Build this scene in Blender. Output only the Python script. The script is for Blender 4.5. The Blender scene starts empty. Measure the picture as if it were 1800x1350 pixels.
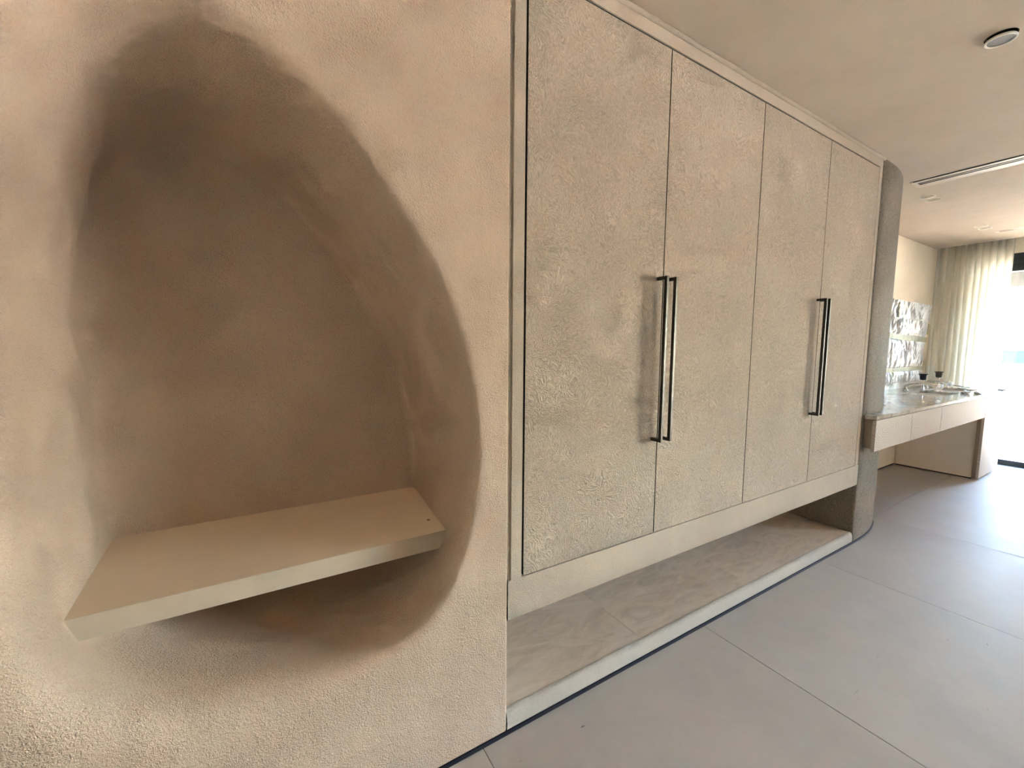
import bpy, bmesh, math, random
import numpy as np
from mathutils import Vector, Matrix, noise

random.seed(7)
scene = bpy.context.scene
COL = scene.collection

# ---------------------------------------------------------------- camera
CAM = Vector((0.0, -1.125, 1.33))
YAW, PITCH, ROLL, FPX = 0.5433262, -0.0916220, 0.0069977, 728.4925
fw = Vector((math.sin(YAW) * math.cos(PITCH), math.cos(YAW) * math.cos(PITCH), math.sin(PITCH)))
rt0 = Vector((math.cos(YAW), -math.sin(YAW), 0.0))
up0 = rt0.cross(fw)
rt = rt0 * math.cos(ROLL) + up0 * math.sin(ROLL)
up = -rt0 * math.sin(ROLL) + up0 * math.cos(ROLL)
cam_data = bpy.data.cameras.new('camera')
cam_data.sensor_fit = 'HORIZONTAL'
cam_data.sensor_width = 36.0
cam_data.lens = 36.0 * FPX / 1800.0
cam_data.clip_start = 0.02
cam_data.clip_end = 9000.0
cam = bpy.data.objects.new('camera', cam_data)
COL.objects.link(cam)
cam.matrix_world = Matrix(((rt.x, up.x, -fw.x, CAM.x), (rt.y, up.y, -fw.y, CAM.y), (rt.z, up.z, -fw.z, CAM.z), (0, 0, 0, 1)))
scene.camera = cam

# ---------------------------------------------------------------- world, sun, exposure
world = bpy.data.worlds.new('sky')
scene.world = world
world.use_nodes = True
wn = world.node_tree
wn.nodes.clear()
sky = wn.nodes.new('ShaderNodeTexSky')
sky.sky_type = 'NISHITA'
sky.sun_disc = False
sky.sun_elevation = math.radians(55)
sky.sun_rotation = math.radians(200)
sky.air_density = 1.0
sky.dust_density = 2.2
sky.ozone_density = 1.0
bg = wn.nodes.new('ShaderNodeBackground')
bg.inputs['Strength'].default_value = 1.0
wo = wn.nodes.new('ShaderNodeOutputWorld')
wn.links.new(sky.outputs[0], bg.inputs[0])
wn.links.new(bg.outputs[0], wo.inputs[0])

sun_data = bpy.data.lights.new('sun', 'SUN')
sun_data.energy = 14.0
sun_data.angle = math.radians(0.6)
sun_data.color = (1.0, 0.95, 0.87)
sun = bpy.data.objects.new('sun', sun_data)
COL.objects.link(sun)
sun.rotation_euler = Vector((-0.12, -0.5, 0.86)).to_track_quat('Z', 'Y').to_euler()

# sampling portals in the two window openings (they emit nothing themselves)
for ya, yb in ((0.22, -0.45), (-2.80, -5.60)):
    por_data = bpy.data.lights.new('window_portal', 'AREA')
    por_data.shape = 'RECTANGLE'
    por_data.size = ya - yb
    por_data.size_y = 2.4
    por_data.cycles.is_portal = True
    por = bpy.data.objects.new('window_portal', por_data)
    COL.objects.link(por)
    por.location = (7.53, (ya + yb) / 2, 1.22)
    por.rotation_euler = Vector((1, 0, 0)).to_track_quat('Z', 'Y').to_euler()

vs = scene.view_settings
vs.view_transform = 'Standard'
vs.look = 'None'
vs.gamma = 1.0
vs.use_curve_mapping = False
vs.exposure = 4.65
scene.cycles.max_bounces = 14
scene.cycles.diffuse_bounces = 10
scene.cycles.transparent_max_bounces = 24
scene.cycles.sample_clamp_indirect = 12.0

ZC = 2.52          # ceiling
YOPP = -5.7
XL = -1.15
XWIN = 7.30        # window plane

# ---------------------------------------------------------------- materials
MATS = {}
def nodes_of(name):
    m = bpy.data.materials.new(name)
    m.use_nodes = True
    nt = m.node_tree
    return m, nt, nt.nodes['Principled BSDF']

def lk(nt, a, b):
    nt.links.new(a, b)

def coord(nt, scale=(1, 1, 1), rot=(0, 0, 0), rand=False):
    tc = nt.nodes.new('ShaderNodeTexCoord')
    mp = nt.nodes.new('ShaderNodeMapping')
    mp.inputs['Scale'].default_value = scale
    mp.inputs['Rotation'].default_value = rot
    lk(nt, tc.outputs['Object'], mp.inputs['Vector'])
    if rand:
        oi = nt.nodes.new('ShaderNodeObjectInfo')
        mu = nt.nodes.new('ShaderNodeMath'); mu.operation = 'MULTIPLY'; mu.inputs[1].default_value = 37.0
        lk(nt, oi.outputs['Random'], mu.inputs[0])
        lk(nt, mu.outputs[0], mp.inputs['Location'])
    return mp.outputs[0]

def ntex(nt, vec, scale, detail=3.0, rough=0.55, dist=0.0):
    n = nt.nodes.new('ShaderNodeTexNoise')
    n.inputs['Scale'].default_value = scale
    n.inputs['Detail'].default_value = detail
    n.inputs['Roughness'].default_value = rough
    n.inputs['Distortion'].default_value = dist
    lk(nt, vec, n.inputs['Vector'])
    return n.outputs['Fac']

def ramp(nt, fac, stops):
    r = nt.nodes.new('ShaderNodeValToRGB')
    while len(r.color_ramp.elements) < len(stops):
        r.color_ramp.elements.new(0.5)
    for e, (p, c) in zip(r.color_ramp.elements, stops):
        e.position = p
        e.color = (c[0], c[1], c[2], 1.0) if not isinstance(c, float) else (c, c, c, 1.0)
    lk(nt, fac, r.inputs['Fac'])
    return r.outputs['Color']

def mixc(nt, fac, a, b, mode='MIX'):
    m = nt.nodes.new('ShaderNodeMix')
    m.data_type = 'RGBA'
    m.blend_type = mode
    if isinstance(fac, float): m.inputs[0].default_value = fac
    else: lk(nt, fac, m.inputs[0])
    for s, v in ((6, a), (7, b)):
        if isinstance(v, tuple): m.inputs[s].default_value = (v[0], v[1], v[2], 1)
        else: lk(nt, v, m.inputs[s])
    return m.outputs[2]

def addm(nt, a, b, k=1.0):
    m = nt.nodes.new('ShaderNodeMath'); m.operation = 'MULTIPLY_ADD'
    lk(nt, b, m.inputs[0]); m.inputs[1].default_value = k; lk(nt, a, m.inputs[2])
    return m.outputs[0]

def bump(nt, bs, h, strength, dist):
    b = nt.nodes.new('ShaderNodeBump')
    b.inputs['Strength'].default_value = strength
    b.inputs['Distance'].default_value = dist
    lk(nt, h, b.inputs['Height'])
    lk(nt, b.outputs[0], bs.inputs['Normal'])

def plain(name, col, rough=0.5, metal=0.0, spec=0.5, var=0.06, vscale=6.0):
    m, nt, bs = nodes_of(name)
    v = coord(nt)
    n = ntex(nt, v, vscale, 4)
    a = tuple(c * (1 - var) for c in col); b = tuple(min(1, c * (1 + var)) for c in col)
    lk(nt, ramp(nt, n, [(0.3, a), (0.7, b)]), bs.inputs['Base Color'])
    bs.inputs['Roughness'].default_value = rough
    bs.inputs['Metallic'].default_value = metal
    bs.inputs['Specular IOR Level'].default_value = spec
    MATS[name] = m
    return m

def plaster(name, col, grain=210.0, gs=0.35, wav=0.5, var=0.05, rough=0.85):
    m, nt, bs = nodes_of(name)
    v = coord(nt)
    big = ntex(nt, v, 2.3, 4, 0.6)
    mid = ntex(nt, v, 14.0, 5, 0.6, 0.8)
    fine = ntex(nt, v, grain, 2.5, 0.55, 0.9)
    patch = ramp(nt, ntex(nt, v, 7.0, 3, 0.6), [(0.36, 0.35), (0.62, 1.0)])
    mul = nt.nodes.new('ShaderNodeMath'); mul.operation = 'MULTIPLY'
    lk(nt, fine, mul.inputs[0]); lk(nt, patch, mul.inputs[1])
    a = tuple(c * (1 - var) for c in col); b = tuple(min(1, c * (1 + var)) for c in col)
    base = ramp(nt, addm(nt, big, mid, 0.4), [(0.5, a), (0.9, b)])
    pit = ramp(nt, fine, [(0.30, 0.90), (0.48, 1.0)])
    base = mixc(nt, min(1.0, gs), base, pit, 'MULTIPLY')
    lk(nt, base, bs.inputs['Base Color'])
    bs.inputs['Roughness'].default_value = rough
    bs.inputs['Specular IOR Level'].default_value = 0.05
    h = addm(nt, mul.outputs[0], mid, wav)
    bump(nt, bs, h, gs, 0.012)
    MATS[name] = m
    return m

def stroke_plaster(name, col, var=0.10, gs=0.4, rough=0.75):
    # trowelled plaster with short curved brush strokes
    m, nt, bs = nodes_of(name)
    v = coord(nt, (1, 1, 1), (0, 0, 0), True)
    warp = nt.nodes.new('ShaderNodeTexNoise'); warp.inputs['Scale'].default_value = 7.0; warp.inputs['Detail'].default_value = 2.0
    lk(nt, v, warp.inputs['Vector'])
    vm = nt.nodes.new('ShaderNodeVectorMath'); vm.operation = 'MULTIPLY_ADD'
    lk(nt, warp.outputs['Color'], vm.inputs[0]); vm.inputs[1].default_value = (0.22, 0.22, 0.22); lk(nt, v, vm.inputs[2])
    def strk(scl):
        mp = nt.nodes.new('ShaderNodeMapping'); mp.inputs['Scale'].default_value = scl
        lk(nt, vm.outputs[0], mp.inputs['Vector'])
        return ntex(nt, mp.outputs[0], 1.0, 3, 0.6, 0.5)
    s1 = strk((185, 185, 52)); s2 = strk((62, 130, 165))
    sel = ramp(nt, ntex(nt, v, 3.5, 3), [(0.42, 0.0), (0.58, 1.0)])
    st = nt.nodes.new('ShaderNodeMix'); st.data_type = 'FLOAT'
    lk(nt, sel, st.inputs[0]); lk(nt, s1, st.inputs[2]); lk(nt, s2, st.inputs[3])
    s = st.outputs[0]
    big = ntex(nt, v, 3.0, 4, 0.6)
    a = tuple(c * (1 - var) for c in col); b = tuple(min(1, c * (1 + var)) for c in col)
    base = ramp(nt, addm(nt, s, big, 0.25), [(0.48, a), (0.78, b)])
    lk(nt, base, bs.inputs['Base Color'])
    bs.inputs['Roughness'].default_value = rough
    bs.inputs['Specular IOR Level'].default_value = 0.05
    bump(nt, bs, s, gs, 0.014)
    MATS[name] = m
    return m

PL = (0.575, 0.442, 0.337)
plaster('niche_plaster', PL, 190, 0.9)
plaster('ceiling_plaster', (0.485, 0.41, 0.33), 60, 0.10, 0.6)
plaster('side_plaster', (0.80, 0.70, 0.56), 120, 0.15)
plain('far_wall', (0.25, 0.18, 0.12), 0.9)
plain('white_wall', (0.50, 0.44, 0.37), 0.9)
plaster('frame_plaster', (0.52, 0.435, 0.345), 260, 0.8)
stroke_plaster('door_plaster', (0.505, 0.415, 0.325), 0.20, 1.0)
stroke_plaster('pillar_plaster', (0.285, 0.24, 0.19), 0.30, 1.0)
plaster('kerb_plaster', (0.46, 0.405, 0.345), 160, 0.5)
plain('shadow_gap', (0.006, 0.007, 0.016), 0.5)
plain('plenum', (0.012, 0.011, 0.010), 0.9)
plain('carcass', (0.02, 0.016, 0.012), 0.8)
plain('bronze', (0.050, 0.040, 0.030), 0.38, 0.6)
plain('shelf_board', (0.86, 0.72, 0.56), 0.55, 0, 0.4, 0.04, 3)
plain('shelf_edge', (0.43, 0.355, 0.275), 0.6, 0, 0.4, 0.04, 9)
plain('screw_cap', (0.20, 0.14, 0.09), 0.6)
plain('white_paint', (0.80, 0.76, 0.68), 0.5)
plain('vent_paint', (0.51, 0.435, 0.355), 0.6)
plain('lens_grey', (0.13, 0.115, 0.095), 0.6)
plain('dark_frame', (0.035, 0.036, 0.042), 0.4, 0.2)
plain('light_metal', (0.75, 0.75, 0.74), 0.3, 0.3)
plain('chrome', (0.72, 0.70, 0.66), 0.2, 0.8)
plain('black_plastic', (0.008, 0.007, 0.012), 0.35)
plain('white_cap', (0.85, 0.86, 0.90), 0.3)
plain('tape', (0.30, 0.265, 0.13), 0.6, 0, 0.4, 0.08, 30)
plain('plastic_wrap', (0.52, 0.49, 0.475), 0.3, 0, 0.5, 0.04, 14)
plain('ceramic', (0.85, 0.84, 0.82), 0.15)
plain('panel_paint', (0.80, 0.71, 0.60), 0.5, 0, 0.4, 0.03)
plain('terrace_stone', (0.42, 0.33, 0.245), 0.8, 0, 0.3, 0.15, 1.2)
plain('parapet_paint', (0.80, 0.77, 0.72), 0.8)
plain('beach_sand', (0.55, 0.50, 0.42), 0.9, 0, 0.2, 0.15, 0.02)
plain('sea_water', (0.0045, 0.013, 0.0138), 0.9, 0, 0.0, 0.1, 0.01)
plain('shrub_leaves', (0.006, 0.006, 0.006), 0.9)
plain('beam_paint', (0.05, 0.05, 0.05), 0.7)

def mat_floor():
    m, nt, bs = nodes_of('floor_tile')
    v = coord(nt, (1, 1, 1), (0, 0, 0), True)
    big = ntex(nt, v, 1.6, 6, 0.6, 0.6)
    mid = ntex(nt, v, 9.0, 6, 0.7, 1.0)
    base = ramp(nt, addm(nt, big, mid, 0.5), [(0.5, (0.455, 0.41, 0.368)), (1.0, (0.535, 0.485, 0.436))])
    mp = nt.nodes.new('ShaderNodeMapping'); mp.inputs['Scale'].default_value = (9, 26, 9); mp.inputs['Rotation'].default_value = (0, 0, 0.5)
    lk(nt, v, mp.inputs['Vector'])
    sp = ramp(nt, ntex(nt, mp.outputs[0], 1.0, 4, 0.65, 0.4), [(0.70, 0.0), (0.76, 1.0)])
    base = mixc(nt, sp, base, (0.20, 0.185, 0.17))
    lk(nt, base, bs.inputs['Base Color'])
    lk(nt, ramp(nt, mid, [(0.3, 0.46), (0.7, 0.58)]), bs.inputs['Roughness'])
    bs.inputs['Specular IOR Level'].default_value = 0.05
    bump(nt, bs, mid, 0.05, 0.004)
    MATS['floor_tile'] = m
mat_floor()

def mat_stone(name, c0, c1, c2, rough, stretch, scale=1.0):
    m, nt, bs = nodes_of(name)
    v = coord(nt, stretch, (0, 0, 0), True)
    w = ntex(nt, v, 2.2 * scale, 7, 0.65, 2.2)
    f = ntex(nt, v, 18 * scale, 5, 0.7, 1.0)
    base = ramp(nt, addm(nt, w, f, 0.35), [(0.45, c0), (0.68, c1), (0.9, c2)])
    lk(nt, base, bs.inputs['Base Color'])
    bs.inputs['Roughness'].default_value = rough
    bump(nt, bs, f, 0.06, 0.003)
    MATS[name] = m
mat_stone('bench_tile', (0.56, 0.47, 0.385), (0.70, 0.60, 0.50), (0.80, 0.70, 0.60), 0.5, (1.0, 2.6, 1.0), 1.6)
mat_stone('marble', (0.22, 0.185, 0.155), (0.44, 0.39, 0.34), (0.62, 0.57, 0.51), 0.13, (1.0, 2.0, 1.0), 1.3)

def mat_wood():
    m, nt, bs = nodes_of('pale_wood')
    tc = nt.nodes.new('ShaderNodeTexCoord')
    oi = nt.nodes.new('ShaderNodeObjectInfo')
    mp = nt.nodes.new('ShaderNodeMapping'); mp.inputs['Scale'].default_value = (1.0, 1.0, 3.2)
    lk(nt, tc.outputs['Object'], mp.inputs['Vector'])
    w = nt.nodes.new('ShaderNodeTexWave'); w.wave_type = 'RINGS'; w.rings_direction = 'Y'
    w.inputs['Scale'].default_value = 9.0; w.inputs['Distortion'].default_value = 4.0
    w.inputs['Detail'].default_value = 3.0; w.inputs['Detail Scale'].default_value = 1.6
    lk(nt, mp.outputs[0], w.inputs['Vector'])
    base = ramp(nt, w.outputs['Fac'], [(0.0, (0.33, 0.27, 0.205)), (0.10, (0.47, 0.41, 0.345)), (1.0, (0.50, 0.44, 0.375))])
    lk(nt, base, bs.inputs['Base Color'])
    bs.inputs['Roughness'].default_value = 0.6
    bs.inputs['Specular IOR Level'].default_value = 0.08
    MATS['pale_wood'] = m
mat_wood()
plain('brown_wood', (0.27, 0.21, 0.15), 0.5, 0, 0.4, 0.1, 12)

def mat_curtain():
    m, nt, bs = nodes_of('sheer_fabric')
    nt.nodes.remove(bs)
    out = nt.nodes['Material Output']
    d = nt.nodes.new('ShaderNodeBsdfDiffuse'); d.inputs[0].default_value = (0.66, 0.645, 0.57, 1)
    t = nt.nodes.new('ShaderNodeBsdfTranslucent'); t.inputs[0].default_value = (0.52, 0.51, 0.44, 1)
    tr = nt.nodes.new('ShaderNodeBsdfTransparent')
    v = coord(nt)
    n = ntex(nt, v, 400, 1)
    m1 = nt.nodes.new('ShaderNodeMixShader'); m1.inputs[0].default_value = 0.45
    lk(nt, d.outputs[0], m1.inputs[1]); lk(nt, t.outputs[0], m1.inputs[2])
    m2 = nt.nodes.new('ShaderNodeMixShader')
    lk(nt, ramp(nt, n, [(0.3, 0.10), (0.7, 0.20)]), m2.inputs[0])
    lk(nt, m1.outputs[0], m2.inputs[1]); lk(nt, tr.outputs[0], m2.inputs[2])
    lk(nt, m2.outputs[0], out.inputs[0])
    MATS['sheer_fabric'] = m
mat_curtain()

def mat_glass():
    m, nt, bs = nodes_of('clear_glass')
    nt.nodes.remove(bs)
    out = nt.nodes['Material Output']
    g = nt.nodes.new('ShaderNodeBsdfGlossy'); g.inputs['Roughness'].default_value = 0.02
    tr = nt.nodes.new('ShaderNodeBsdfTransparent'); tr.inputs[0].default_value = (0.93, 0.96, 0.95, 1)
    fr = nt.nodes.new('ShaderNodeFresnel'); fr.inputs[0].default_value = 1.45
    mx = nt.nodes.new('ShaderNodeMixShader')
    lk(nt, fr.outputs[0], mx.inputs[0]); lk(nt, tr.outputs[0], mx.inputs[1]); lk(nt, g.outputs[0], mx.inputs[2])
    lk(nt, mx.outputs[0], out.inputs[0])
    MATS['clear_glass'] = m
mat_glass()

# ---------------------------------------------------------------- mesh helpers
def wloc(o):
    p = Vector((0, 0, 0))
    while o is not None:
        p = p + Vector(o.location); o = o.parent
    return p

def obj(name, bm, mat, parent=None, smooth=False, origin=None):
    """link a bmesh written in world coordinates as one mesh object"""
    off = wloc(parent)
    o0 = Vector(origin) if origin is not None else off
    for v in bm.verts:
        v.co -= o0
    me = bpy.data.meshes.new(name)
    bmesh.ops.recalc_face_normals(bm, faces=bm.faces[:]) if smooth != 'keep' else None
    bm.to_mesh(me); bm.free()
    if isinstance(mat, str): mat = [mat]
    for k in mat: me.materials.append(MATS[k])
    if smooth:
        for p in me.polygons: p.use_smooth = True
    o = bpy.data.objects.new(name, me)
    COL.objects.link(o)
    o.parent = parent
    o.location = o0 - off
    return o

def box(bm, x0, x1, y0, y1, z0, z1, bev=0.0, seg=2):
    vs_ = [bm.verts.new(c) for c in ((x0, y0, z0), (x1, y0, z0), (x1, y1, z0), (x0, y1, z0), (x0, y0, z1), (x1, y0, z1), (x1, y1, z1), (x0, y1, z1))]
    fs = [bm.faces.new([vs_[i] for i in f]) for f in ((0, 3, 2, 1), (4, 5, 6, 7), (0, 1, 5, 4), (1, 2, 6, 5), (2, 3, 7, 6), (3, 0, 4, 7))]
    if bev > 0:
        es = list({e for f in fs for e in f.edges})
        bmesh.ops.bevel(bm, geom=es, offset=bev, segments=seg, affect='EDGES', profile=0.5)
    return bm

def B(*a, **k):
    return box(bmesh.new(), *a, **k)

def prism(bm, poly, z0, z1):
    """vertical prism over a plan polygon"""
    n = len(poly)
    lo = [bm.verts.new((x, y, z0)) for x, y in poly]; hi = [bm.verts.new((x, y, z1)) for x, y in poly]
    for i in range(n):
        j = (i + 1) % n
        bm.faces.new((lo[i], lo[j], hi[j], hi[i]))
    bm.faces.new(lo[::-1]); bm.faces.new(hi)
    return bm

def tube(bm, pts, r, seg=12, cap=True):
    pts = [Vector(p) for p in pts]
    rad = r if isinstance(r, (list, tuple)) else [r] * len(pts)
    rings = []
    prev = None
    for i, p in enumerate(pts):
        t = (pts[min(i + 1, len(pts) - 1)] - pts[max(i - 1, 0)]).normalized()
        ref = prev if prev is not None else (Vector((0, 0, 1)) if abs(t.z) < 0.9 else Vector((1, 0, 0)))
        a = (ref - t * ref.dot(t)).normalized(); prev = a
        b = t.cross(a)
        rings.append([bm.verts.new(p + (a * math.cos(2 * math.pi * k / seg) + b * math.sin(2 * math.pi * k / seg)) * rad[i]) for k in range(seg)])
    for A, C in zip(rings, rings[1:]):
        for k in range(seg):
            bm.faces.new((A[k], A[(k + 1) % seg], C[(k + 1) % seg], C[k]))
    if cap:
        bm.faces.new(rings[0][::-1]); bm.faces.new(rings[-1])
    return bm

def lathe(bm, cx, cy, prof, seg=24, closed=False):
    rings = []
    for r, z in prof:
        if r < 1e-6: rings.append([bm.verts.new((cx, cy, z))])
        else: rings.append([bm.verts.new((cx + r * math.cos(2 * math.pi * k / seg), cy + r * math.sin(2 * math.pi * k / seg), z)) for k in range(seg)])
    pairs = list(zip(rings, rings[1:]))
    if closed: pairs.append((rings[-1], rings[0]))
    for A, C in pairs:
        for k in range(seg):
            j = (k + 1) % seg
            if len(A) == 1 and len(C) == 1: continue
            if len(A) == 1: bm.faces.new((A[0], C[j], C[k]))
            elif len(C) == 1: bm.faces.new((A[k], A[j], C[0]))
            else: bm.faces.new((A[k], A[j], C[j], C[k]))
    return bm

def tag(o, label, cat, group=None):
    o['label'] = label; o['category'] = cat
    if group: o['group'] = group
    return o

def struct(o, label=None):
    o['kind'] = 'structure'
    if label: o['label'] = label
    return o

def empty(name, loc):
    o = bpy.data.objects.new(name, None)
    o.empty_display_size = 0.1
    COL.objects.link(o); o.location = loc
    return o

# ================================================================ STRUCTURE
# ---- floor: screed with large tiles, each tile a piece
fl = struct(obj('floor', B(XL - 0.1, XWIN + 0.02, YOPP - 0.1, 0.9, -0.12, -0.005), 'shadow_gap'), 'pale grey large format tile floor with fine joints')
TX = [0.576 + 1.1855 * k for k in range(-3, 6)]
xs = [XL] + [x for x in TX if XL + 0.05 < x < 6.94] + [6.94]
ys = [YOPP, 0.127, 0.88]
for i in range(len(xs) - 1):
    for j in range(2):
        obj('floor_tile', B(xs[i] + 0.0012, xs[i + 1] - 0.0012, ys[j] + 0.0012, ys[j + 1] - 0.0012, -0.012, 0.0, bev=0.0008, seg=1), 'floor_tile', fl)

# ---- wall_front: plastered wall with the egg shaped niche scooped into it
CX, CZ = 0.05, 1.2
def polar_curve(pts):
    tr = sorted((math.atan2(z - CZ, x - CX), math.hypot(x - CX, z - CZ)) for x, z in pts)
    th = np.array([t for t, r in tr]); rr = np.array([r for t, r in tr])
    th3 = np.concatenate([th - 2 * math.pi, th, th + 2 * math.pi]); r3 = np.concatenate([rr] * 3)
    g = np.linspace(-math.pi, math.pi, 721)[:-1]
    m = np.gradient(r3, th3)
    out = []
    for t in g:
        i = int(np.searchsorted(th3, t, side='right') - 1)
        h = th3[i + 1] - th3[i]; s = (t - th3[i]) / h
        out.append((2 * s**3 - 3 * s**2 + 1) * r3[i] + (s**3 - 2 * s**2 + s) * h * m[i] + (-2 * s**3 + 3 * s**2) * r3[i + 1] + (s**3 - s**2) * h * m[i + 1])
    out = np.array(out)
    k = np.exp(-0.5 * (np.arange(-24, 25) / 12.0)**2); k /= k.sum()
    out = np.convolve(np.concatenate([out[-24:], out, out[:24]]), k, 'valid')
    return lambda t: float(np.interp((t + math.pi) % (2 * math.pi), np.linspace(0, 2 * math.pi, 721), np.append(out, out[0])))

rO = polar_curve([(-0.20, 2.12), (0.01, 2.05), (0.142, 1.963), (0.242, 1.849), (0.326, 1.742), (0.435, 1.579), (0.503, 1.441), (0.549, 1.275),
                  (0.578, 1.099), (0.58, 0.937), (0.548, 0.762), (0.475, 0.561), (0.37, 0.445), (0.222, 0.39), (0.013, 0.38), (-0.21, 0.415),
                  (-0.38, 0.49), (-0.47, 0.66), (-0.525, 0.95), (-0.535, 1.3), (-0.515, 1.6), (-0.455, 1.88), (-0.345, 2.06)])
rB = polar_curve([(-0.176, 1.99), (0.027, 1.917), (0.203, 1.748), (0.362, 1.504), (0.495, 1.25), (0.54, 1.0), (0.556, 0.8), (0.553, 0.68), (0.52, 0.57), (0.42, 0.49),
                  (0.22, 0.455), (0.0, 0.45), (-0.22, 0.47), (-0.36, 0.54), (-0.43, 0.70), (-0.447, 0.95), (-0.449, 1.25), (-0.43, 1.592), (-0.362, 1.853), (-0.28, 1.95)])
LIPT = [(-180, 0.10), (-135, 0.10), (-90, 0.075), (-45, 0.035), (0, 0.028), (45, 0.032), (80, 0.06), (110, 0.09), (145, 0.10), (180, 0.10)]
def lip(t):
    d = math.degrees(t)
    return float(np.mean([np.interp((d + o + 180) % 360 - 180, [a for a, b in LIPT], [b for a, b in LIPT]) for o in range(-32, 33, 4)]))
YB = 0.63
WX1, WX0, WZ0, WZ1 = 0.660, XL, 0.016, ZC
def niche_wall():
    bm = bmesh.new()
    th = list(np.linspace(-math.pi, math.pi, 301)[:-1])
    for x, z in ((WX0, WZ0), (WX1, WZ0), (WX1, WZ1), (WX0, WZ1)):
        t = math.atan2(z - CZ, x - CX)
        k = int(np.argmin([abs(t - q) for q in th])); th[k] = t
    def rect_r(t):
        c, s = math.cos(t), math.sin(t)
        o = []
        if c > 1e-9: o.append((WX1 - CX) / c)
        if c < -1e-9: o.append((WX0 - CX) / c)
        if s > 1e-9: o.append((WZ1 - CZ) / s)
        if s < -1e-9: o.append((WZ0 - CZ) / s)
        return min(o)
    cols = []
    for t in th:
        a = lip(t); b = 1.35 * a
        T = rO(t) - a; Bk = rB(t)
        prof = []
        R = rect_r(t); O = rO(t)
        for q in (1.0, 0.5, 0.15, 0.03): prof.append((O + (R - O) * q, 0.0))
        ln = lambda y: T + (Bk - T) * y / YB
        p0, p1, p2 = (O, 0.0), (T, 0.0), (ln(b), b)
        for i in range(13):
            s = i / 12
            prof.append(tuple((1 - s)**2 * p0[k] + 2 * s * (1 - s) * p1[k] + s * s * p2[k] for k in (0, 1)))
        fb = 0.035
        for i in range(1, 16):
            y = b + (YB - fb - b) * i / 16
            prof.append((ln(y), y))
        p0, p1, p2 = (ln(YB - fb), YB - fb), (Bk, YB), (Bk - fb, YB)
        for i in range(9):
            s = i / 8
            prof.append(tuple((1 - s)**2 * p0[k] + 2 * s * (1 - s) * p1[k] + s * s * p2[k] for k in (0, 1)))
        for q in (0.8, 0.5, 0.2): prof.append(((Bk - fb) * q, YB + 0.004 * (1 - q)))
        c, s_ = math.cos(t), math.sin(t)
        col = []
        for r, y in prof:
            x, z = CX + r * c, CZ + r * s_
            if 0.002 < y:
                y += 0.003 * (noise.noise(Vector((x * 2.5, y * 2.5, z * 2.5))) ) * min(1, y / 0.05)
            col.append(bm.verts.new((x, y, z)))
        cols.append(col)
    n = len(cols)
    for i in range(n):
        A, C = cols[i], cols[(i + 1) % n]
        for k in range(len(A) - 1):
            bm.faces.new((A[k], C[k], C[k + 1], A[k + 1]))
    ctr = bm.verts.new((CX, YB + 0.004, CZ))
    for i in range(n):
        bm.faces.new((cols[i][-1], cols[(i + 1) % n][-1], ctr))
    # rounded right edge returning into the wall
    rr = 0.009
    pl = [(WX1, 0.0)] + [(WX1 + rr * math.sin(a), rr - rr * math.cos(a)) for a in (0.4, 0.8, 1.2, math.pi / 2)] + [(WX1 + rr, 0.3), (WX1 + rr, 0.6)]
    prev = None
    for x, y in pl:
        cur = (bm.verts.new((x, y, WZ0)), bm.verts.new((x, y, WZ1)))
        if prev: bm.faces.new((prev[0], cur[0], cur[1], prev[1]))
        prev = cur
    bmesh.ops.remove_doubles(bm, verts=bm.verts[:], dist=1e-5)
    return bm
struct(obj('wall_front', niche_wall(), 'niche_plaster', smooth=True), 'rough beige plaster wall with a scooped egg-shaped niche')

# ---- curved wall end beside the wardrobe
PILLAR = [(3.398, 0.60), (3.398, 0.02), (3.400, 0.009), (3.405, 0.003), (3.413, 0.0), (3.50, 0.001), (3.57, 0.003), (3.63, 0.007), (3.71, 0.015), (3.79, 0.028), (3.87, 0.044), (3.947, 0.064),
          (4.01, 0.088), (4.06, 0.118), (4.095, 0.155), (4.115, 0.20), (4.122, 0.26), (4.122, 0.62), (4.122, 0.80)]
def pillar_y(x):
    P = PILLAR[4:17]
    return float(np.interp(x, [a for a, b in P], [b for a, b in P]))
def ribbon(bm, pl, z0, z1):
    prev = None
    for x, y in pl:
        cur = (bm.verts.new((x, y, z0)), bm.verts.new((x, y, z1)))
        if prev: bm.faces.new((prev[0], cur[0], cur[1], prev[1]))
        prev = cur
    return bm
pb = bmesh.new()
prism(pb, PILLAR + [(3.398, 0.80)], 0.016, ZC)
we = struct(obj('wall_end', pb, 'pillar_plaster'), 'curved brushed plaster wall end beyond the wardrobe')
for p in we.data.polygons: p.use_smooth = abs(p.normal.z) < 0.5
we.data.set_sharp_from_angle(angle=math.radians(50))

# dark recessed gap that runs under wall, wardrobe and curved end
gp = [(XL, -0.004), (3.41, -0.004)] + [(x + 0.002, y - 0.004) for x, y in PILLAR[5:17]] + [(4.10, 0.60), (XL, 0.60)]
struct(obj('baseboard_front', prism(bmesh.new(), gp, -0.004, 0.0135), 'shadow_gap'), 'dark recessed shadow gap along the foot of the wall')

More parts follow.
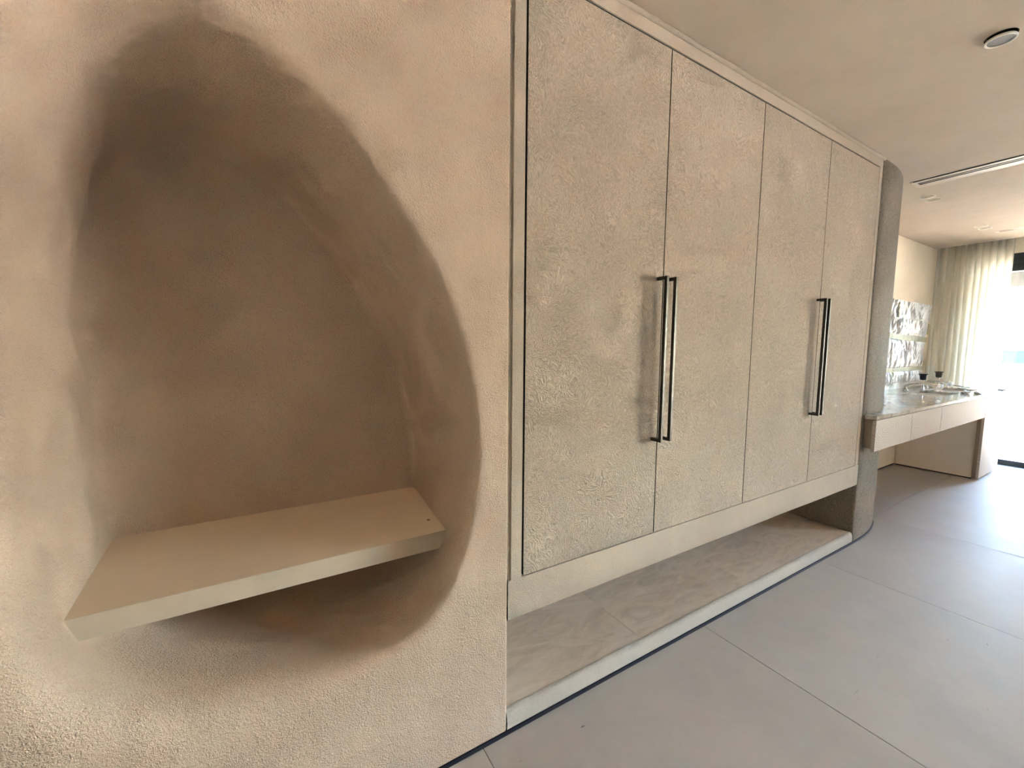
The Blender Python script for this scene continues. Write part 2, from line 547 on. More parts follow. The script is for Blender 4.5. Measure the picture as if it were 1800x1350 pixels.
# ---- other walls (light-tight shell)
struct(obj('wall_back', B(4.0, XWIN + 0.2, 0.62, 0.80, -0.05, 2.75), 'side_plaster'), 'warm cream wall behind the washstand')
struct(obj('wall_rear', B(XL - 0.1, 4.2, 0.80, 0.92, -0.1, 2.8), 'side_plaster'))
struct(obj('wall_opposite', B(XL - 0.1, XWIN + 0.2, YOPP - 0.12, YOPP, -0.1, 2.8), 'far_wall'))
struct(obj('wall_left', B(XL - 0.12, XL, YOPP, 0.9, -0.1, 2.8), 'white_wall'))
YW = 0.22    # edge of the window opening
wr = bmesh.new()
box(wr, XWIN, XWIN + 0.2, YW, 0.62, -0.05, 2.75)
box(wr, XWIN, XWIN + 0.2, YOPP, YW, 2.41, 2.75)
box(wr, XWIN, XWIN + 0.2, -2.80, -0.45, -0.05, 2.41)  # unseen pier, added to hold back daylight between the windows
box(wr, XWIN, XWIN + 0.2, YOPP, -5.60, -0.05, 2.41)
struct(obj('wall_right', wr, 'side_plaster'), 'wall around the tall sliding window')
struct(obj('wall_roof', B(XL - 0.12, XWIN + 0.2, YOPP - 0.12, 0.92, 2.75, 2.85), 'plenum'))
box_ = bmesh.new()
box(box_, 6.955, 6.97, YOPP, 0.62, 2.52, 2.75)
struct(obj('trim_2', box_, 'white_paint'), 'inner edge of the curtain pocket')

# ---- ceiling with openings for lamps and diffusers
LAMPS = [(2.470, -0.632, 0.0445), (4.520, 0.083, 0.045), (4.664, 0.083, 0.045), (6.030, 0.075, 0.045), (6.175, 0.075, 0.045)]
DX0, DX1 = 4.045, 4.235
SX0, SX1 = 6.405, 6.515
YD = 0.062        # inner end of both diffusers
def holed_cell(bm, x0, x1, y0, y1, lx, ly, lr):
    N = 40
    ang = [2 * math.pi * k / N for k in range(N)]
    for cx, cy in ((x0, y0), (x0, y1), (x1, y0), (x1, y1)):
        a = math.atan2(cy - ly, cx - lx) % (2 * math.pi)
        ang[int(np.argmin([abs(a - q) for q in ang]))] = a
    inner, outer = [], []
    for a in ang:
        c, s = math.cos(a), math.sin(a)
        f = min([((x1 if c > 0 else x0) - lx) / c if abs(c) > 1e-9 else 9.0, ((y1 if s > 0 else y0) - ly) / s if abs(s) > 1e-9 else 9.0])
        outer.append(bm.verts.new((lx + c * f, ly + s * f, ZC))); inner.append(bm.verts.new((lx + c * lr, ly + s * lr, ZC)))
    for k in range(N):
        q = (k + 1) % N
        bm.faces.new((outer[k], outer[q], inner[q], inner[k]))
def ceiling():
    bm = bmesh.new()
    xb = [XL, 2.400, 2.540, DX0, DX1, 4.45, 4.592, 4.735, 5.96, 6.1025, 6.245, SX0, SX1, 6.955]
    for x0, x1 in zip(xb, xb[1:]):
        lamp = [l for l in LAMPS if x0 < l[0] < x1]
        if x0 in (DX0, SX0):
            cells = [(YD, 0.80)]
        elif lamp:
            l = lamp[0]
            holed_cell(bm, x0, x1, l[1] - 0.07, l[1] + 0.07, *l)
            cells = [(YOPP, l[1] - 0.07), (l[1] + 0.07, 0.80)]
        else:
            cells = [(YOPP, 0.80)]
        for y0, y1 in cells:
            bm.faces.new([bm.verts.new(c) for c in ((x0, y0, ZC), (x1, y0, ZC), (x1, y1, ZC), (x0, y1, ZC))])
    bmesh.ops.remove_doubles(bm, verts=bm.verts[:], dist=1e-5)
    ex = bmesh.ops.extrude_face_region(bm, geom=bm.faces[:])
    for v in ex['geom']:
        if isinstance(v, bmesh.types.BMVert): v.co.z += 0.02
    return bm
struct(obj('ceiling', ceiling(), 'ceiling_plaster'), 'smooth beige plaster ceiling')
# bead where the wardrobe top meets the ceiling
tb = bmesh.new()
tube(tb, [(0.68 + 0.04 * k, -0.002 + 0.0015 * noise.noise(Vector((k * 0.7, 0, 0))), 2.512 + 0.002 * noise.noise(Vector((k * 0.45, 3, 0)))) for k in range(69)], 0.009, 10)
struct(obj('trim_1', tb, 'frame_plaster', smooth=True), 'rough plaster bead between wardrobe and ceiling')

# ---- sliding window in the far wall
def window(name, ya, yb, label, stiles=()):
    w = struct(obj(name, B(XWIN + 0.03, XWIN + 0.10, yb, ya, 2.21, 2.41), 'dark_frame'), label)
    obj('bottom_rail', B(XWIN + 0.03, XWIN + 0.10, yb, ya, -0.01, 0.055, bev=0.003), 'dark_frame', w)
    obj('jamb', B(XWIN + 0.03, XWIN + 0.10, ya - 0.035, ya, 0.055, 2.21), 'dark_frame', w)
    obj('jamb', B(XWIN + 0.03, XWIN + 0.10, yb, yb + 0.05, 0.055, 2.21), 'dark_frame', w)
    ed = [yb + 0.05] + list(stiles) + [ya - 0.035]
    for y in stiles:
        obj('meeting_stile', B(XWIN + 0.04, XWIN + 0.09, y - 0.035, y + 0.035, 0.055, 2.21), 'dark_frame', w)
    for a, b in zip(ed, ed[1:]):
        obj('pane', B(XWIN + 0.062, XWIN + 0.068, a + (0.035 if a in stiles else 0), b - (0.035 if b in stiles else 0), 0.055, 2.21), 'clear_glass', w)
    obj('head_track', B(XWIN + 0.015, XWIN + 0.03, yb, ya, 2.30, 2.325), 'beam_paint', w)
    return w
w1 = window('window_1', YW, -0.45, 'tall sliding window with dark metal frame beside the curtain')
obj('sill_track', B(6.945, 7.10, YOPP, 0.62, -0.012, 0.002), 'dark_frame', w1)
obj('sill_strip', B(7.10, 7.14, YOPP, 0.62, -0.012, 0.006), 'light_metal', w1)
obj('sill_track', B(7.14, XWIN + 0.03, YOPP, 0.62, -0.012, 0.002), 'dark_frame', w1)
window('window_2_added', -2.80, -5.60, 'wide unseen sliding window added farther along the same wall for its daylight', (-4.20,))  # added out of view so daylight evens out along the niche wall

# ---- outside: terrace, parapet, balcony beam, beach and sea
struct(obj('terrace', B(XWIN + 0.11, 11.2, -14, 14, -0.2, -0.03), 'terrace_stone'), 'sunlit pale stone terrace outside')
struct(obj('trim_parapet', B(11.2, 11.4, -14, 14, -0.2, 0.93, bev=0.01), 'parapet_paint'), 'white terrace parapet')
struct(obj('trim_canopy_added', B(XWIN + 0.21, 8.4, -14, 14, 2.42, 2.72), 'beam_paint'), 'unseen canopy slab added above the terrace to shade the high sky')  # slab added out of view to cut light from overhead sky
struct(obj('trim_fascia', B(8.2, 8.4, -14, 14, 2.12, 2.42), 'beam_paint'), 'pale fascia of the terrace canopy')
struct(obj('beach', B(11.6, 420, -900, 900, -9, -8.0), 'beach_sand'), 'pale sand beach beyond the terrace')
struct(obj('sea', B(420, 8800, -9000, 9000, -9, -8.05), 'sea_water'), 'turquoise sea on the horizon')

# ================================================================ OBJECTS
# ---- built-in wardrobe
DOORX = [0.7247, 1.3776, 2.0299, 2.6919, 3.3414]
DZ0, DZ1 = 0.5548, 2.4541
wd = tag(empty('built_in_wardrobe', (2.03, 0.3, 0.0)), 'long built-in wardrobe with four tall plastered doors and open tiled base', 'wardrobe')
fr = bmesh.new()
box(fr, 0.681, 0.7217, 0.0, 0.026, 0.5515, 2.503)                        # left stile
box(fr, 0.6695, 0.681, 0.006, 0.026, 0.5515, 2.503)                       # bottom of the shallow groove beside it
box(fr, 0.7217, 3.3444, 0.0, 0.026, 2.4575, 2.503)                        # head
box(fr, 3.3444, 3.386, 0.0, 0.026, 0.5515, 2.503)                         # right stile
obj('surround_frame', fr, 'frame_plaster', wd)
rb = bmesh.new()
NR = 60
for k in range(NR + 1):
    x = 0.6695 + (3.3975 - 0.6695) * k / NR
    w = 0.002 * noise.noise(Vector((x * 3.0, 0, 5)))
    w2 = 0.0025 * noise.noise(Vector((x * 2.2, 4, 0)))
    ring = [(0.55, 0.408), (0.02, 0.408 + w2), (0.006, 0.410 + w2), (0.0 + w * 0.3, 0.418 + w2), (w, 0.48), (0.0, 0.5515), (0.026, 0.5515), (0.026, 0.44), (0.55, 0.44)]
    rv = [rb.verts.new((x, y, z)) for y, z in ring]
    if k:
        for q in range(len(ring)):
            n = (q + 1) % len(ring)
            rb.faces.new((pv[q], pv[n], rv[n], rv[q]))
    pv = rv
o = obj('bottom_rail', rb, 'frame_plaster', wd, smooth=True); o.data.set_sharp_from_angle(angle=math.radians(60))
obj('carcass', B(0.672, 3.396, 0.0265, 0.58, 0.441, 2.515), 'carcass', wd)
obj('gap_shade_strip', B(0.7225, 3.3440, 0.005, 0.026, DZ1 - 0.0045, 2.4573), 'carcass', wd)  # dark strip that paints shade into the gap above the doors
obj('base_back', B(0.672, 3.396, 0.551, 0.575, 0.02, 0.4395), 'frame_plaster', wd)
BTX = [0.6715, 1.352, 2.183, 3.014, 3.3955]
for a, b in zip(BTX, BTX[1:]):
    obj('base_tile', B(a + 0.0008, b - 0.0008, 0.022, 0.549, 0.058, 0.078, bev=0.001, seg=1), 'bench_tile', wd)
kb = bmesh.new()
NK = 90
for k in range(NK + 1):
    x = 0.6695 + (3.397 - 0.6695) * k / NK
    e = 0.0022 * noise.noise(Vector((x * 6, 1, 2))); e2 = 0.002 * noise.noise(Vector((x * 9, 7, 2)))
    ring = [(0.0, 0.016), (-0.001 + e, 0.04), (0.0 + e, 0.060 + e2), (0.003 + e, 0.070 + e2), (0.010, 0.077 + e2), (0.018, 0.080 + 0.5 * e2), (0.0225, 0.0795), (0.0225, 0.016)]
    rv = [kb.verts.new((x, y, z)) for y, z in ring]
    if k:
        for q in range(len(ring)):
            n = (q + 1) % len(ring)
            kb.faces.new((pv[q], pv[n], rv[n], rv[q]))
    pv = rv
o = obj('kerb', kb, 'kerb_plaster', wd, smooth=True); o.data.set_sharp_from_angle(angle=math.radians(60))

# one door with its handle; the other doors differ in width and handle side
HZ0, HZ1 = 0.952, 1.602
def handle(door, hx):
    bm = bmesh.new()
    s = 0.0062
    box(bm, hx - s, hx + s, -0.050, -0.036, HZ0, HZ1, bev=0.001, seg=1)
    box(bm, hx - s, hx + s, -0.037, 0.001, HZ1 - 0.013, HZ1, bev=0.001, seg=1)
    box(bm, hx - s, hx + s, -0.037, 0.001, HZ0, HZ0 + 0.013, bev=0.001, seg=1)
    obj('pull_handle', bm, 'bronze', door)
HX = [1.344, 1.398, 2.655, 2.697]
words = ['first', 'second', 'third', 'fourth']
for k in range(4):
    g0 = 0.0048 if k == 0 else 0.0024
    d = obj('door', B(DOORX[k] + g0, DOORX[k + 1] - 0.0024, 0.0, 0.0255, DZ0 + 0.0004, DZ1 - 0.005, bev=0.0007, seg=1), ['door_plaster', 'carcass'], wd,
            origin=((DOORX[k] + DOORX[k + 1]) / 2, 0.012, DZ0))
    for p in d.data.polygons: p.material_index = 0 if p.normal.y < -0.5 else 1     # door edges coloured dark, painting shade into the gaps
    handle(d, HX[k])

# ---- shelf in the niche
sh = tag(empty('niche_shelf', (0.05, 0.39, 0.648)), 'thick beige shelf board spanning the egg-shaped wall niche', 'shelf')
def hexa(c):
    bm = bmesh.new()
    v = [bm.verts.new(p) for p in c]
    for f in ((0, 3, 2, 1), (4, 5, 6, 7), (0, 1, 5, 4), (1, 2, 6, 5), (2, 3, 7, 6), (3, 0, 4, 7)): bm.faces.new([v[i] for i in f])
    return bm
zt, zb_ = 0.7058, 0.648
obj('board', hexa([(-0.428, 0.1512, zb_), (0.535, 0.1512, zb_), (0.548, 0.635, zb_), (-0.425, 0.635, zb_), (-0.444, 0.1512, zt), (0.552, 0.1512, zt), (0.560, 0.635, zt), (-0.440, 0.635, zt)]), 'shelf_board', sh)
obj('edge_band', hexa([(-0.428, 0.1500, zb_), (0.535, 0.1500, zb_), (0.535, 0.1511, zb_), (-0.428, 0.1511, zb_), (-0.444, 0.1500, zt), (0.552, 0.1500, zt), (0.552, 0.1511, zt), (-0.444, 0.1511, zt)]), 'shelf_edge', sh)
obj('screw_cap', lathe(bmesh.new(), 0.489, 0.258, [(0.0062, zt - 0.001), (0.0058, zt + 0.0006), (0, zt + 0.0006)], 16), 'screw_cap', sh)

# ---- downlights
def spot(k, label, group=None):
    lx, ly, lr = LAMPS[k]
    t = tag(empty('downlight', (lx, ly, ZC)), label, 'ceiling light', group)
    obj('housing', lathe(bmesh.new(), lx, ly, [(lr, ZC + 0.001), (lr * 0.96, ZC + 0.03), (lr * 0.7, ZC + 0.07), (0, ZC + 0.075)], 32), 'white_paint', t, smooth=True)
    obj('rim', lathe(bmesh.new(), lx, ly, [(lr + 0.005, ZC - 0.0005), (lr + 0.003, ZC - 0.004), (lr - 0.002, ZC - 0.0035), (lr - 0.003, ZC + 0.006), (lr + 0.0, ZC + 0.006)], 40, True), 'white_paint', t, smooth=True)
    obj('lens', lathe(bmesh.new(), lx, ly, [(lr * 0.72, ZC + 0.045), (lr * 0.5, ZC + 0.038), (0, ZC + 0.036)], 32), 'white_paint', t, smooth=True)
    return t
# the loose lamp above the passage hangs a little out of its cut-out
lx, ly, lr = LAMPS[0]
t = tag(empty('downlight', (lx, ly, ZC)), 'round downlight with white rim and grey lens, alone on ceiling, hanging slightly loose', 'ceiling light')
obj('housing', lathe(bmesh.new(), lx, ly, [(lr, ZC + 0.001), (lr, ZC + 0.07), (0, ZC + 0.075)], 32), 'plenum', t, smooth=True)
DR = 0.016
obj('trim_ring', lathe(bmesh.new(), lx, ly, [(0.044, ZC - DR + 0.004), (0.0435, ZC - DR), (0.039, ZC - DR - 0.0018), (0.0362, ZC - DR + 0.001), (0.0355, ZC - DR + 0.008), (0.041, ZC - DR + 0.008)], 48, True), 'white_paint', t, smooth=True)
obj('lens', lathe(bmesh.new(), lx, ly, [(0.0365, ZC - DR + 0.002), (0.02, ZC - DR + 0.0017), (0, ZC - DR + 0.0015)], 40), 'lens_grey', t, smooth=True)
obj('spring_clip', tube(bmesh.new(), [(lx, ly + 0.030, ZC - DR + 0.006), (lx, ly + 0.034, ZC + 0.02), (lx, ly + 0.040, ZC + 0.05)], 0.0015, 6), 'bronze', t)
spot(1, 'recessed white downlight nearest the ceiling air slot, near one of its pair', 'paired downlights above the washstand')
spot(2, 'recessed white downlight near the air slot, far one of its pair', 'paired downlights above the washstand')
spot(3, 'recessed white downlight towards the window, near one of its pair', 'paired downlights above the washstand')
spot(4, 'recessed white downlight towards the window, far one of its pair', 'paired downlights above the washstand')

# ---- linear air diffusers
d1 = tag(empty('linear_air_diffuser', (4.14, -1.0, ZC)), 'long cream slot air diffuser with two dark lines, crossing ceiling beside curved wall end', 'air vent')
PZ0, PZ1 = ZC - 0.0025, ZC - 0.001
obj('face_plate', B(4.068, 4.104, YOPP + 0.002, YD - 0.003, PZ0, PZ1), 'vent_paint', d1)
obj('slat', B(4.124, 4.138, YOPP + 0.002, YD - 0.03, PZ0, PZ1), 'vent_paint', d1)
obj('face_plate', B(4.158, 4.233, YOPP + 0.002, YD - 0.003, PZ0, PZ1), 'vent_paint', d1)
obj('end_plate', B(4.1042, 4.1578, YD - 0.0299, YD - 0.003, PZ0, PZ1), 'vent_paint', d1)
obj('duct', B(4.048, 4.233, YOPP + 0.002, YD - 0.002, ZC + 0.035, ZC + 0.05), 'plenum', d1)
d2 = tag(empty('linear_air_diffuser', (6.46, -1.0, ZC)), 'far cream slot air diffuser in the ceiling nearest the curtain', 'air vent')
obj('face_plate', B(SX0 + 0.002, 6.424, YOPP + 0.002, YD - 0.002, PZ0, PZ1), 'vent_paint', d2)
obj('slat', B(6.448, 6.464, YOPP + 0.002, YD - 0.03, PZ0, PZ1), 'vent_paint', d2)
obj('face_plate', B(6.490, SX1 - 0.002, YOPP + 0.002, YD - 0.002, PZ0, PZ1), 'vent_paint', d2)
obj('end_plate', B(6.4242, 6.4898, YD - 0.0299, YD - 0.002, PZ0, PZ1), 'vent_paint', d2)
obj('duct', B(SX0 + 0.002, SX1 - 0.002, YOPP + 0.002, YD - 0.002, ZC + 0.035, ZC + 0.05), 'plenum', d2)

# ---- washstand: drawer unit, end cabinet, knee-space panel, marble top
CF = -0.065
du = tag(empty('drawer_unit', (4.8, 0.2, 0.65)), 'floating pale wood drawer unit under the marble worktop', 'cabinet')
poly = [(3.445, CF + 0.022)] + [(6.150, CF + 0.022), (6.150, 0.595), (4.128, 0.595)] + [(x + 0.003, y - 0.004) for x, y in reversed(PILLAR[5:17])] + [(3.445, -0.004)]
obj('carcass', prism(bmesh.new(), poly, 0.668, 0.755), 'brown_wood', du)
obj('side_panel', B(3.432, 3.4445, CF + 0.0215, -0.0035, 0.668, 0.862), 'brown_wood', du)
fx = [3.432, 4.095, 4.775, 6.150]
for a, b in zip(fx, fx[1:]):
    obj('drawer_front', B(a + 0.0025, b - 0.0025, CF + 0.001, CF + 0.021, 0.650, 0.857, bev=0.0012, seg=1), 'pale_wood', du, origin=(a + 0.22, CF, 0.79))
ec = tag(empty('end_cabinet', (6.53, 0.27, 0.0)), 'tall beige cabinet carrying the washstand at the window end', 'cabinet')
obj('body', B(6.205, 6.905, CF + 0.03, 0.595, 0.016, 0.755), 'panel_paint', ec)
obj('side_panel', B(6.888, 6.905, CF + 0.03, 0.595, 0.7555, 0.862), 'panel_paint', ec)
obj('door', B(6.158, 6.908, CF + 0.001, CF + 0.021, 0.022, 0.857, bev=0.0012, seg=1), 'pale_wood', ec, origin=(6.0, CF, 0.2))
obj('side_panel', B(6.188, 6.2045, CF + 0.03, 0.595, 0.016, 0.862), 'panel_paint', ec)
obj('edge_strip', B(6.1605, 6.187, CF + 0.0215, CF + 0.05, 0.022, 0.862), 'brown_wood', ec)
obj('plinth', B(6.21, 6.90, CF + 0.06, 0.59, 0.0, 0.0155), 'shadow_gap', ec)
kp = struct(obj('trim_3', B(4.126, 6.187, 0.597, 0.6195, 0.02, 0.64), 'panel_paint'), 'beige panel at the back of the knee space')
struct(obj('baseboard_back', B(4.126, 6.187, 0.606, 0.6195, 0.0, 0.0195), 'shadow_gap'))

def worktop():
    bm = bmesh.new()
    zt, zb = 0.886, 0.8625
    holes = [(5.42, 6.02, 0.10, 0.40), (6.18, 6.72, 0.10, 0.40)]
    cells = []
    lx = [3.430] + [x for x, y in PILLAR[5:17] if x > 3.45][:-1] + [4.125]
    for a, b in zip(lx, lx[1:]):
        ya, yb = pillar_y(a) - 0.002, (pillar_y(b) - 0.002 if b < 4.12 else 0.24)
        cells.append([(a, CF), (b, CF), (b, yb), (a, ya)])
    xb = [4.125, 5.42, 6.02, 6.18, 6.72, 6.905]; yb_ = [CF, 0.10, 0.40, 0.598]
    for i in range(5):
        for j in range(3):
            if j == 1 and i in (1, 3): continue
            cells.append([(xb[i], yb_[j]), (xb[i + 1], yb_[j]), (xb[i + 1], yb_[j + 1]), (xb[i], yb_[j + 1])])
    for c in cells:
        bm.faces.new([bm.verts.new((x, y, zt)) for x, y in c])
    bmesh.ops.remove_doubles(bm, verts=bm.verts[:], dist=1e-5)
    ex = bmesh.ops.extrude_face_region(bm, geom=bm.faces[:])
    for v in ex['geom']:
        if isinstance(v, bmesh.types.BMVert): v.co.z = zb
    return bm
wt = tag(empty('worktop', (5.2, 0.27, 0.8625)), 'glossy veined grey-brown marble worktop of the washstand', 'worktop')
obj('slab', worktop(), 'marble', wt)
tag(obj('backsplash', B(4.13, 6.90, 0.580, 0.6195, 0.8865, 0.953, bev=0.001), 'marble'), 'low marble upstand against wall behind the arched spouts', 'backsplash')

def basin(x0, x1, label):
    bm = bmesh.new()
    prof = [(1.0, 0.861), (0.97, 0.83), (0.90, 0.78), (0.6, 0.762), (0.0, 0.76)]
    cx, cy, hx, hy = (x0 + x1) / 2, 0.25, (x1 - x0) / 2 + 0.004, 0.154
    N = 32; rings = []
    for s, z in prof:
        ring = []
        for k in range(N):
            a = 2 * math.pi * k / N
            c, s_ = math.cos(a), math.sin(a)
            e = 0.35
            ring.append(bm.verts.new((cx + hx * s * math.copysign(abs(c)**e, c), cy + hy * s * math.copysign(abs(s_)**e, s_), z)))
        rings.append(ring)
    for A, C in zip(rings, rings[1:]):
        for k in range(N):
            bm.faces.new((A[k], A[(k + 1) % N], C[(k + 1) % N], C[k]))
    t = tag(empty('washbasin', (cx, cy, 0.76)), label, 'washbasin')
    obj('bowl', bm, 'ceramic', t, smooth=True)
    obj('drain', lathe(bmesh.new(), cx, cy, [(0.022, 0.7615), (0.02, 0.764), (0, 0.764)], 20), 'chrome', t)
basin(5.42, 6.02, 'white sunken washbasin under the nearer arched spout')
basin(6.18, 6.72, 'white sunken washbasin under the farther arched spout')

# ---- spouts and valve knobs
def spout(x, y0, y1, h, label):
    t = tag(empty('arched_spout', (x, y0, 0.886)), label, 'tap', 'taps on the washstand')
    pts = [(x, y0, 0.886), (x, y0, 0.915)]
    N = 18
    for k in range(N + 1):
        s = k / N
        pts.append((x, y0 + (y1 - y0) * (s ** 1.15), 0.925 + h * math.sin(math.pi * (0.12 + 0.78 * s)) ** 0.8 - h * 0.45 * (1 - s) * 0.4))
    obj('pipe', tube(bmesh.new(), pts, [0.014] * 2 + [0.015 + 0.004 * (k / N) for k in range(N + 1)], 14), 'chrome', t, smooth=True)
    obj('base_ring', lathe(bmesh.new(), x, y0, [(0.026, 0.8862), (0.026, 0.893), (0.015, 0.897)], 20), 'chrome', t, smooth=True)
    e = Vector(pts[-1])
    # round white end cap facing the passage
    bm = bmesh.new()
    tube(bm, [e + Vector((0.0, 0.006, 0.004)), e + Vector((-0.004, -0.016, -0.004)), e + Vector((-0.006, -0.022, -0.006))], [0.027, 0.028, 0.022], 20)
    c = obj('end_cap', bm, 'white_cap', t, smooth=True); c.data.set_sharp_from_angle(angle=math.radians(50))
    bm = bmesh.new()
    f = e + Vector((-0.006, -0.0225, -0.006))
    box(bm, f.x - 0.010, f.x + 0.004, f.y - 0.001, f.y + 0.002, f.z + 0.003, f.z + 0.009)
    box(bm, f.x - 0.004, f.x + 0.010, f.y - 0.001, f.y + 0.002, f.z - 0.010, f.z - 0.004)
    obj('printed_mark', bm, 'black_plastic', c)
spout(5.90, 0.485, 0.225, 0.055, 'nearer arched chrome spout with round white end cap on marble worktop')
spout(6.50, 0.475, 0.285, 0.055, 'farther arched chrome spout with round white end cap on marble worktop')
def knob(x, y, zb, label):
    t = tag(empty('valve_knob', (x, y, 0.886)), label, 'tap valve', 'tap valves on the washstand')
    obj('stem', lathe(bmesh.new(), x, y, [(0.018, 0.8862), (0.016, 0.90), (0.011, 0.905), (0.011, zb + 0.01)], 16), 'chrome', t, smooth=True)
    obj('cap', lathe(bmesh.new(), x, y, [(0.0, zb), (0.022, zb), (0.027, zb + 0.010), (0.030, zb + 0.045), (0.031, zb + 0.058), (0.041, zb + 0.060), (0.041, zb + 0.068), (0.0, zb + 0.070)], 20), 'black_plastic', t, smooth=True)
knob(6.28, 0.445, 0.985, 'black capped tap valve beside the wrapped panel')
knob(6.72, 0.425, 1.000, 'black capped tap valve in front of the curtain')
obj_ = tube(bmesh.new(), [(6.62 + 0.09 * math.cos(a) * 1.2, 0.235 + 0.075 * math.sin(a) - 0.02 * (a / 6), 0.905 + 0.022 * math.sin(a * 0.5 + 0.4)) for a in [q * 0.35 for q in range(21)]], 0.0026, 6)
tag(obj('wire_loop', obj_, 'bronze', smooth=True), 'thin dark wire coiled in a loop near the curtain end of worktop', 'wire')

def crumple(name, cx, cy, cz, sx, sy, sz, seed, mat, label, cat, group=None, nx=12):
    bm = bmesh.new()
    bmesh.ops.create_icosphere(bm, subdivisions=3, radius=1.0)
    for v in bm.verts:
        d = v.co.normalized()
        q = 0.75 + 0.5 * noise.noise(d * 2.2 + Vector((seed, 0, 0))) + 0.25 * abs(noise.noise(d * 6 + Vector((0, seed, 0))))
        v.co = Vector((cx + d.x * sx * q, cy + d.y * sy * q, max(cz, cz + sz * 0.6 + d.z * sz * q)))
    return tag(obj(name, bm, mat), label, cat, group)
crumple('plastic_scrap', 6.02, 0.06, 0.8862, 0.05, 0.035, 0.022, 1.3, 'plastic_wrap', 'crumpled clear plastic scrap below the white spout caps', 'plastic scrap')
crumple('plastic_scrap', 6.10, -0.01, 0.8862, 0.06, 0.03, 0.018, 4.1, 'plastic_wrap', 'flat shiny plastic scrap between spouts and worktop front', 'plastic scrap')
crumple('paper_scrap', 4.72, -0.045, 0.8862, 0.055, 0.016, 0.018, 8.7, 'white_cap', 'small crumpled white paper on the worktop front edge', 'paper scrap')
crumple('plastic_scrap', 6.87, -0.045, 0.8862, 0.03, 0.045, 0.012, 2.9, 'plastic_wrap', 'crumpled plastic scrap on the window corner of worktop', 'plastic scrap')

# ---- plastic-wrapped panel on the back wall
wp = tag(empty('wrapped_panel', (6.05, 0.60, 0.955)), 'panel wrapped in crumpled white plastic and masking tape on cream wall', 'wrapped panel')
obj('board', B(5.25, 6.72, 0.598, 0.618, 0.96, 1.83), 'white_paint', wp)
def crease(x, z):
    a = 0.0
    for k, (sx, sz, ph, w) in enumerate(((7, 1.6, 0.0, 1.0), (13, 4.0, 3.0, 0.6), (26, 9.0, 7.0, 0.35))):
        a += w * (1 - abs(2.0 * noise.noise(Vector((x * sx + z * 1.5 * (k + 1), z * sz, ph))))) 
    return a
def wrap():
    bm = bmesh.new()
    NX, NZ = 90, 64
    g = []
    for j in range(NZ + 1):
        z = 0.956 + (1.846 - 0.956) * j / NZ
        xr = 6.80 + 0.05 * noise.noise(Vector((z * 4, 2, 0))) + 0.02 * noise.noise(Vector((z * 15, 5, 0))) + (0.06 if z > 1.66 else 0.0) - 0.05 * (z < 1.45)
        row = []
        for i in range(NX + 1):
            s = i / NX
            x = 5.24 + (xr - 5.24) * s
            zz = z + 0.008 * noise.noise(Vector((x * 5, 0, 1))) * (1 if j in (0, NZ) else 0)
            tp = min(1.0, abs(z - 1.452) / 0.06, abs(z - 1.105) / 0.06)
            y = 0.592 - 0.020 * (0.25 + 0.75 * tp) * max(0.0, crease(x, z)) 
            if s > 0.95: y += 0.012 * (s - 0.95) / 0.05
            row.append(bm.verts.new((x, min(y, 0.606), zz)))
        g.append(row)
    for j in range(NZ):
        for i in range(NX):
            bm.faces.new((g[j][i], g[j][i + 1], g[j + 1][i + 1], g[j + 1][i]))
    return bm
obj('plastic_film', wrap(), 'plastic_wrap', wp)
def tape(x0, z0, x1, z1, w, seed):
    bm = bmesh.new()
    d = Vector((x1 - x0, 0, z1 - z0)); n = Vector((-d.z, 0, d.x)).normalized() * w / 2
    pv = None
    for k in range(25):
        s = k / 24
        c = Vector((x0, 0, z0)) + d * s
        y = 0.562 + 0.004 * noise.noise(Vector((s * 9, seed, 0)))
        cur = [bm.verts.new((c + n * q) + Vector((0, y + yy, 0))) for q, yy in ((1, 0), (-1, 0), (-1, 0.0012), (1, 0.0012))]
        if pv:
            for q in range(4): bm.faces.new((pv[q], pv[(q + 1) % 4], cur[(q + 1) % 4], cur[q]))
        pv = cur
    obj('tape_strip', bm, 'tape', wp)
tape(5.26, 1.475, 6.20, 1.445, 0.055, 1); tape(6.12, 1.450, 6.74, 1.435, 0.06, 2)
tape(5.26, 1.10, 6.72, 1.105, 0.045, 3); tape(5.80, 1.83, 5.83, 1.66, 0.045, 4)
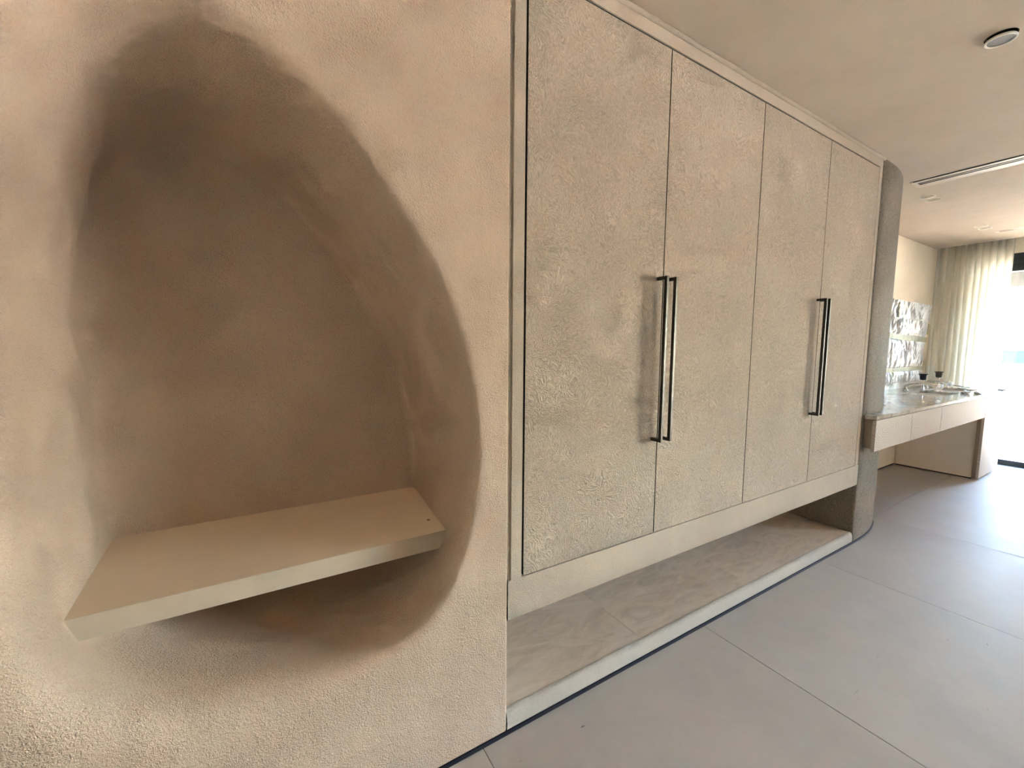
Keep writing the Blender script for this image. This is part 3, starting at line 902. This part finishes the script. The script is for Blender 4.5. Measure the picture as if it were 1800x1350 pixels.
tape(6.69, 1.08, 6.71, 1.19, 0.04, 5); tape(6.74, 1.50, 6.76, 1.62, 0.035, 6); tape(5.76, 1.0, 5.80, 1.12, 0.04, 7)

# ---- sheer curtain
def curtain():
    bm = bmesh.new()
    NY, NZ = 260, 30
    y0, y1 = 0.612, -0.004
    g = []
    for j in range(NZ + 1):
        s = j / NZ
        z = 0.012 + (2.60 - 0.012) * s
        row = []
        for i in range(NY + 1):
            t = i / NY
            amp = 0.022 * (1.0 + 0.5 * noise.noise(Vector((t * 6, 1, 0))))
            ph = t * 2 * math.pi * 11 + 2.2 * noise.noise(Vector((t * 5, 0.4 * s, 3))) + 0.5 * noise.noise(Vector((t * 9, 1.2 * s, 9)))
            y = y0 + (y1 - y0) * t + 0.010 * math.cos(ph) + 0.006 * noise.noise(Vector((t * 4, s * 2, 6)))
            x = 7.02 + amp * math.sin(ph) + 0.010 * noise.noise(Vector((t * 20, s * 1.5, 4)))
            row.append(bm.verts.new((x, y, z)))
        g.append(row)
    for j in range(NZ):
        for i in range(NY):
            bm.faces.new((g[j][i], g[j][i + 1], g[j + 1][i + 1], g[j + 1][i]))
    return bm
tag(obj('sheer_curtain', curtain(), 'sheer_fabric', smooth=True), 'long cream sheer curtain gathered at the side of the tall window', 'curtain')

# ---- far shrubs on the beach
def shrub(x, y, w, h, seed, label):
    bm = bmesh.new()
    bmesh.ops.create_icosphere(bm, subdivisions=3, radius=1.0)
    for v in bm.verts:
        d = v.co.normalized()
        q = 0.8 + 0.6 * noise.noise(d * 2.5 + Vector((seed, 0, 0)))
        v.co = Vector((x + d.x * w * q, y + d.y * w * q, -8.05 + max(0.0, h * 0.45 + d.z * h * q * 0.6)))
    tag(obj('beach_shrub', bm, 'shrub_leaves'), label, 'shrub', 'dark shrubs on the beach')
shrub(300, 47.3, 1.3, 1.8, 1, 'dark low shrub on the far beach next to the curtain edge')
shrub(300, 44.0, 1.1, 3.2, 2, 'taller dark shrub in the middle of the far beach')
shrub(300, 40.8, 1.3, 1.8, 3, 'dark low shrub on the far beach, right of the taller one')
